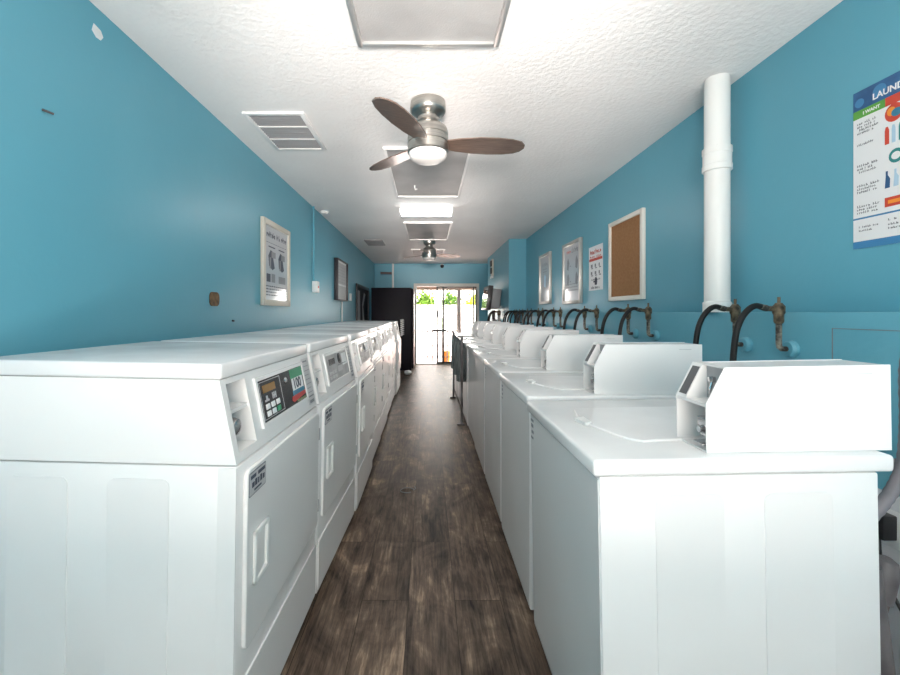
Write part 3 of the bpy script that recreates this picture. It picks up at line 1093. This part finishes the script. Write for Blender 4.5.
t = thing('electrical_box', 'white electrical box with conduit up to the ceiling on the left wall', 'electrical box', (XL, 4.6, 1.47))
MB().box(.001, .06, -.05, .05, 0, .125, .006).build('box', 'pvc', t)
MB().cyl((.015, -.03, .125), (.015, -.03, ZC - 1.47 - .002), .01, 10).build('conduit', 'teal', t)
b = MB()
b.lathe([(.012, .06), (.012, .066), (.006, .068)], (0, .0, .06), 12, 'x')
b.build('knob', 'red', t)
t = tag(MB().box(.001, .03, -.04, .04, -.06, .06, .005).build('wall_switch', 'pvc', loc=(XL, 6.75, 1.50)), 'small white switch plate right of the grey notice board', 'switch')
tag(MB().cyl((.014, 0, 0), (.014, 0, .42), .012, 10).build('wall_conduit', 'pvc', loc=(XL, 6.08, .99)), 'white conduit under the grey notice board', 'conduit')
tag(MB().rrect(-.055, .055, -.042, .042, .03, 'x', .0005, .006).build('cover_plate', 'rust', loc=(XL, 2.47, 1.324)), 'round rusty brown cover plate on the left wall', 'cover plate')
tag(MB().prism([(-.028, -.008), (-.008, -.024), (.014, -.022), (.026, -.003), (.014, .016), (-.02, .022)], 'x', .0005, .0025).build('paper_scrap', 'paper', loc=(XL, 1.60, 2.335)),
    'white torn paper scrap stuck high on the left wall', 'paper scrap')
tag(MB().cyl((.0005, 0, 0), (.022, .02, -.006), .004, 8).build('wall_nail', 'frame_dark', loc=(XL, 1.37, 1.92)), 'small dark nail high on the bare left wall', 'nail')
tag(MB().cyl((.0005, 0, 0), (.014, 0, -.002), .006, 8).build('wall_screw', 'frame_dark', loc=(XL, 2.70, 1.19)), 'small dark screw low on the left wall under the brown plate', 'screw')

# ------------------------------------------------------------------ right wall
t = thing('drain_pipe', 'thick white plastic pipe from ceiling to ledge on the right wall', 'pipe', (1.47, 2.085, LEDGE))
MB().cyl((0, 0, .001), (0, 0, ZC - LEDGE - .001), .056, 32).build('pipe', 'pvc', t)
MB().lathe([(.057, .715), (.065, .718), (.065, .745), (.0625, .748), (.0625, .802), (.065, .805), (.065, .832), (.057, .835)], n=32).build('coupling', 'pvc', t)
MB().lathe([(.057, .001), (.062, .001), (.062, .05), (.057, .055)], n=32).build('socket', 'pvc', t)

framed('cork_board', 'brown cork board in a white frame on the right wall', 'board', XR, 2.97, 3.53, 1.34, 2.005, .035, .03, 'frame_white', None, gmat='cork')
R2 = random.Random(11)
def art_sign(b, hw, hh):
    b.mat(0)
    word(b, -hw + .03, hw - .03, hh - .075, .045, 8, R2)
    b.box(-hw + .01, hw - .01, hh - .14, hh - .115, 0, .0008)
    word(b, -hw + .03, hw - .03, hh - .112, .026, 10, R2)
    b.mat(1)
    for r in range(2):
        for c in range(3):
            x = -hw + .05 + c * .09
            z = hh - .20 - r * .07
            b.box(x, x + .02 + .02 * R2.random(), z, z + .03, 0, .0006)
            b.box(x + .01, x + .05, z - .014, z - .004, 0, .0006)
    word(b, -hw + .04, hw - .05, hh - .325, .016, 12, R2)
    b.mat(2)
    b.box(-.05, .03, -hh + .075, -hh + .09, 0, .0008)
    b.prism([(-.02, -hh + .05), (.03, -hh + .05), (.04, -hh + .10), (.01, -hh + .13), (-.02, -hh + .11)], 'z', 0, .0008)
    b.mat(1)
    word(b, -hw + .03, hw - .03, -hh + .015, .026, 9, R2)
framed('paper_sign', 'white paper sign with red heading, left of the cork board', 'sign', XR, 3.70, 4.02, 1.455, 1.875, 0, .002, None, art_sign, mats=['poster_red', 'ink_grey', 'ink'], gmat='paper')
def art_wb(b, hw, hh):
    b.mat(1)
    word(b, -hw + .06, 0, hh - .085, .04, 8, R2)
    b.mat(0)
    word(b, .0, hw - .05, hh - .09, .06, 7, R2)
    for r in range(2):
        for c in range(2):
            x = -hw + .12 + c * .26
            z = .05 - r * .17
            b.prism([(x - .03, z), (x + .02, z - .02), (x + .05, z + .06), (x + .01, z + .12), (x - .02, z + .09)], 'z', 0, .0006)
            b.box(x + .06, x + .10, z + .02, z + .03, 0, .0006)
    scribble(b, -hw + .05, hw - .05, -hh + .1, -hh + .2, 3, R2, .25)
framed('framed_poster', 'silver-framed poster with dark heading, between the paper sign and plain frame', 'poster', XR, 4.18, 4.73, 1.34, 2.015, .035, .035, 'frame_silver', art_wb, mats=['ink_grey', 'poster_red'])
def art_wa(b, hw, hh):
    b.mat(0)
    word(b, -hw + .1, hw - .1, hh - .13, .05, 9, R2)
    scribble(b, -hw + .12, hw - .14, hh - .22, hh - .15, 2, R2, .3)
    b.mat(1)
    b.prism([(-.05, -.1), (.03, -.12), (.05, .02), (.0, .06), (-.04, .03)], 'z', 0, .0006)
framed('framed_poster', 'silver-framed poster on the right wall, farthest and next to the pier', 'poster', XR, 5.22, 5.72, 1.36, 2.03, .035, .035, 'frame_silver', art_wa, mats=['ink_grey', 'pale_blue'])

# laundry poster at the right edge
def art_laundry(b, hw, hh):
    W = 2 * hw
    top = hh
    b.mat(0)
    b.box(-hw, hw, top - .070, top, 0, .0004)
    b.mat(1)
    b.box(-hw, -hw + .106, top - .100, top - .070, 0, .0004)
    b.mat(2)
    b.box(-hw + .106, hw, top - .100, top - .070, 0, .0004)
    b.mat(3)
    b.box(-hw, hw, -hh, -hh + .026, 0, .0004)
    b.box(-hw, hw, -hh + .106, -hh + .112, 0, .0004)
    base = b.mx.copy()
    b.mat(10)
    b.lathe([(.016, 0), (.016, .0008), (.001, .0009)], (-hw + .022, top - .044, 0), 24)
    b.lathe([(.022, 0), (.022, .0006), (.001, .0007)], (-hw + .088, top - .032, 0), 24)
    b.mat(4)
    b.mx = base @ Matrix.Translation((-hw + .066, top - .056, .0012))
    text_mb(b, 'LAUNDRY', .031, .0004, .0006, .93)
    b.mx = base @ Matrix.Translation((-hw + .034, top - .091, .0008))
    text_mb(b, 'I WANT', .0155, .0004, .0004)
    b.mx = base
    rows = [top - .118, top - .195, top - .272, top - .345, top - .420]
    rn = random.Random(5)
    for i, z in enumerate(rows):
        b.mat(5)
        for k in range((4, 1, 3, 3, 3)[i]):
            word(b, -hw + .014, -hw + .06 + .03 * rn.random(), z - .006 - k * .0115, .0085, 10, rn)
    # pack shots: plain coloured containers
    def oval(cx, cz, rx, rz, mi, t):
        b.mat(mi)
        b.prism([(cx + rx * math.cos(a), cz + rz * math.sin(a)) for a in [2 * PI * k / 20 for k in range(20)]], 'z', 0, t)
    O = -hw + .105
    oval(O + .028, rows[0] - .012, .028, .031, 2, .0006)
    oval(O + .020, rows[0] - .006, .013, .015, 9, .0009)
    oval(O + .036, rows[0] - .014, .016, .014, 6, .0011)
    oval(O + .10, rows[0] - .012, .028, .031, 6, .0006)
    for k, (mi, ww) in enumerate(((2, .013), (8, .011), (7, .014), (2, .013), (6, .013), (1, .013))):
        x = O + k * .021
        b.mat(mi)
        b.prism([(x, rows[1] - .036), (x + ww, rows[1] - .036), (x + ww, rows[1] + .012), (x + ww * .7, rows[1] + .024), (x + ww * .2, rows[1] + .024), (x, rows[1] + .012)], 'z', 0, .0006)
    oval(O + .034, rows[2] - .006, .022, .024, 7, .0006)
    oval(O + .034, rows[2] - .006, .014, .013, 4, .0009)
    oval(O + .10, rows[2] - .006, .022, .024, 3, .0006)
    for k, mi in enumerate((0, 8, 3, 6, 8)):
        x = O + k * .026
        b.mat(mi)
        b.prism([(x, rows[3] - .036), (x + .015, rows[3] - .036), (x + .016, rows[3] - .005), (x + .009, rows[3] + .008), (x + .009, rows[3] + .022), (x + .003, rows[3] + .022), (x + .003, rows[3] + .005)], 'z', 0, .0006)
    b.mat(2)
    b.box(O, O + .07, rows[4] - .026, rows[4] + .006, 0, .0006)
    b.mat(9)
    b.box(O + .01, O + .06, rows[4] - .016, rows[4] - .004, 0, .0009)
    b.mat(5)
    for z, x0, x1, n in ((-hh + .074, -hw + .02, -hw + .085, 11), (-hh + .061, -hw + .02, -hw + .07, 9), (-hh + .082, -hw + .115, -hw + .26, 16), (-hh + .066, -hw + .115, -hw + .26, 18), (-hh + .053, -hw + .115, -hw + .22, 13)):
        word(b, x0, x1, z, .007, n, rn)
framed('laundry_poster', 'colourful laundry poster with blue heading at the right edge', 'poster', XR - .001, 1.09, 1.52, 1.475, 2.05, 0, .002, None, art_laundry,
       mats=['poster_blue', 'poster_green', 'poster_red', 'band_blue', 'paper', 'ink_grey', 'blue', 'teal_print', 'pale_blue', 'orange', 'band_blue'], gmat='paper')

# grey drain hose, plug and pipes in the gap behind the first washer
def smooth(P, n=5):
    Q = []
    for i in range(len(P) - 1):
        p0, p1, p2, p3 = (Vector(P[max(i - 1, 0)]), Vector(P[i]), Vector(P[i + 1]), Vector(P[min(i + 2, len(P) - 1)]))
        for k in range(n):
            s = k / n
            Q.append(.5 * ((2 * p1) + (p2 - p0) * s + (2 * p0 - 5 * p1 + 4 * p2 - p3) * s * s + (3 * p1 - p0 - 3 * p2 + p3) * s ** 3))
    Q.append(Vector(P[-1]))
    return Q
P = smooth([(1.09, 1.12, .62), (1.165, 1.11, .66), (1.225, 1.10, .735), (1.256, 1.085, .83), (1.262, 1.08, .95), (1.262, 1.08, 1.10), (1.275, 1.07, 1.19), (1.30, 1.06, 1.235), (1.335, 1.05, 1.19), (1.345, 1.05, 1.0), (1.345, 1.05, .2)], 10)
b = MB()
b.tube(P, [.0145 + .0014 * (i % 2) for i in range(len(P))], 12)
tag(b.build('drain_hose', 'grey_hose'), 'grey ribbed drain hose looping beside the nearest washer', 'hose')
tag(MB().tube([(1.17, 1.16, .815), (1.28, 1.16, .815), (1.437, 1.16, .815)], .013, 10).build('support_pipe', 'dull_pipe'), 'thin grey pipe running to the wall behind the nearest washer', 'pipe')
t = thing('wall_outlet', 'black plug in a wall outlet low behind the nearest washer', 'outlet', (XB - .004, 1.27, .575))
MB().box(-.006, -.0005, -.035, .035, -.057, .057, .002).build('plate', 'paper', t)
MB().box(-.05, -.006, -.022, .022, -.03, .045, .004).build('plug', 'black', t)
MB().tube(smooth([(-.04, 0, -.03), (-.045, -.01, -.09), (-.05, -.04, -.16), (-.05, -.08, -.22)]), .005, 8).build('cord', 'black', t)
t = thing('standpipe', 'dark grey standpipe leaning low behind the nearest washer', 'pipe', (1.26, 1.12, 0))
MB().tube([(.01, 0, .001), (-.012, 0, .25), (-.05, 0, .55)], .021, 16).build('pipe', 'dull_pipe', t)
t = thing('waste_pipe', 'brown waste pipe with grey collar behind the nearest washer', 'pipe', (1.31, 1.19, 0))
MB().tube(smooth([(.03, 0, .001), (-.02, 0, .2), (-.03, 0, .32), (.0, 0, .44)]), .028, 16).build('pipe', 'post_brown', t)
MB(Matrix.Translation((.0, 0, .44)) @ Matrix.Rotation(math.radians(14), 4, 'Y')).lathe([(.034, -.03), (.034, .06), (.026, .085), (.01, .095)], (0, 0, 0), 18).build('collar', 'dull_pipe', t)

# ------------------------------------------------------------------ far end of the room
t = thing('vending_machine', 'tall black vending machine beyond the dryers on the left', 'vending machine', (-.735, 8.83, 0))
b = MB()
b.box(-.43, .40, -.43, .43, .06, 1.76, .012)
b.build('cabinet', 'vending', t)
b = MB()
b.box(.40, .435, -.425, .425, .1, 1.74, .01)
dr = b.build('door', 'vending', t)
MB().box(.435, .445, -.30, -.2, .9, 1.1, .003).build('coin_panel', 'plastic_grey', dr)
MB().box(.435, .441, -.15, .38, .5, 1.65, .003).build('display_window', 'screen', dr)
for x in (-.36, .34):
    for y in (-.36, .36):
        MB().cyl((x, y, 0), (x, y, .06), .03, 12).build('foot', 'black', t)
tag(MB().cyl((0, 0, 0), (0, 0, .66), .024, 12).build('wall_pipe', 'pvc', loc=(-.84, 9.835, 1.768)), 'pale vertical pipe on the back wall above the vending machine', 'pipe')
t = thing('wall_bracket', 'dark bracket on the back wall above the vending machine', 'bracket', (-1.0, 9.868, 2.20))
MB().box(-.14, .13, -.06, -.012, -.03, .02, .006).build('arm', 'post_brown', t)
MB().box(-.14, .13, -.012, -.001, -.05, .03, .003).build('plate', 'blue', t)
# crumpled paper on the floor by the machine
b = MB()
b.lathe([(.01, 0), (.05, .01), (.07, .04), (.055, .075), (.02, .09)], n=9)
for v in b.bm.verts:
    v.co += Vector((random.uniform(-.014, .014), random.uniform(-.014, .014), abs(random.uniform(0, .012))))
tag(b.build('crumpled_paper', 'paper', loc=(-.40, 8.2, 0), smooth=False), 'crumpled white paper on the floor by the vending machine', 'paper')
# thin wire ring on the floor
b = MB()
b.tube([(.045 * math.cos(a) * (1 + .1 * math.sin(2 * a)), .04 * math.sin(a), .004) for a in [2 * PI * k / 28 for k in range(25)]], .0028, 6)
b.tube([(.045, 0, .004), (.06, .03, .004), (.05, .06, .004)], .0028, 6)
tag(b.build('wire_loop', 'ink_grey', loc=(-.146, 2.86, 0)), 'thin dark wire loop lying on the aisle floor', 'wire')

t = thing('television', 'black television on a bracket on the pier wall, far right', 'television', (1.175, 7.45, 1.50))
mx = Matrix.Rotation(math.radians(7), 4, 'Y')
b = MB(mx)
b.box(-.14, -.06, -.33, .33, -.22, .21, .008)
cs = b.build('casing', 'tv_case', t)
b = MB(mx)
b.box(-.06, .10, -.27, .27, -.18, .17, .02)
b.build('back_cover', 'plastic_grey', cs)
MB(mx).box(-.143, -.139, -.30, .30, -.19, .18).build('screen', 'screen', t)
b = MB()
b.box(.06, .122, -.04, .04, -.05, .05, .004)
b.box(.104, .124, -.1, .1, -.14, .14, .004)
b.build('wall_mount', 'dull_pipe', t)
t = thing('dispenser', 'dark stemmed fixture on the pier wall under the television', 'dispenser', (1.30, 7.75, 1.12))
MB().box(-.09, -.001, -.06, .06, -.03, .0, .005).build('base', 'dull_pipe', t)
MB().cyl((-.06, 0, 0), (-.06, 0, .17), .03, 12).build('stem', 'frame_dark', t)
t = thing('emergency_light', 'dark two-headed emergency light high on the pier wall', 'emergency light', (XP, 8.2, 2.14))
MB().box(-.03, -.001, -.09, .09, -.16, .17, .006).build('housing', 'frame_cream', t)
for z in (.085, -.06):
    MB().box(-.055, -.03, -.065, .065, z - .06, z + .06, .01).build('lamp_head', 'black', t)
MB().box(-.05, -.001, -.08, .08, -.21, -.165, .006).build('battery_box', 'pvc', t)
t = thing('security_camera', 'tiny dark security camera at the top of the back wall', 'camera', (.34, 9.868, 2.40))
MB().box(-.03, .03, -.03, -.001, -.03, .02, .004).build('mount', 'pvc', t)
MB().lathe([(.02, 0), (.045, -.02), (.045, -.05), (.03, -.075), (.008, -.085)], (0, -.06, .0), 16).build('dome', 'black', t)

# low garment rail with grey cloths in front of the far washers
RX, RZ = .372, .985
t = thing('garment_rail', 'low metal garment rail standing before the far washers', 'garment rail', (RX, 5.24, 0))
MB().cyl((0, -.76, RZ), (0, .76, RZ), .010, 10).build('top_rail', 'chrome', t)
for y in (-.72, .72):
    lg = MB()
    lg.cyl((0, y, .004), (0, y, RZ), .013, 10)
    lg.box(-.05, .032, y - .012, y + .012, .0, .022, .003)
    lg.build('leg', 'dull_pipe', t)
MB().cyl((-.05, -.76, RZ), (.13, -.76, RZ), .009, 8).build('end_bar', 'chrome', t)
lab = ['grey cloth on the garment rail, nearest to the camera', 'grey cloth in the middle of the garment rail', 'grey cloth on the garment rail, farthest from the camera']
cl0 = None
for i, y in enumerate((4.62, 5.12, 5.70)):
    if cl0 is None:
        o = thing('hanging_cloth', lab[i], 'cloth', (0, 0, 0), 0, 'grey cloths on the garment rail')
        b = MB()
        n = 40
        rings = []
        for z, k in ((-.045, .25), (-.07, .6), (-.12, .85), (-.3, .95), (-.48, 1.05), (-.502, 1.0)):
            ring = []
            for q in range(n):
                a = 2 * PI * q / n
                f = k * (1 + .20 * math.sin(7 * a + z * 3))
                ring.append(b.bm.verts.new((.043 * f * math.cos(a), .055 * f * math.sin(a), z)))
            rings.append(ring)
        for r0, r1 in zip(rings, rings[1:]):
            for q in range(n):
                b.bm.faces.new((r0[q], r0[(q + 1) % n], r1[(q + 1) % n], r1[q]))
        b.bm.faces.new(rings[0]); b.bm.faces.new(rings[-1][::-1])
        bmesh.ops.recalc_face_normals(b.bm, faces=b.bm.faces[:])
        b.build('cloth', 'cloth', o)
        MB().tube([(0, 0, -.05), (0, 0, -.02), (.006, 0, -.008), (0, 0, .0)], .003, 6).build('hook', 'chrome', o)
        cl0 = o
    else:
        o = copy_tree(cl0)
    o.location = (RX, y, RZ - .0105)
    o['label'] = lab[i]
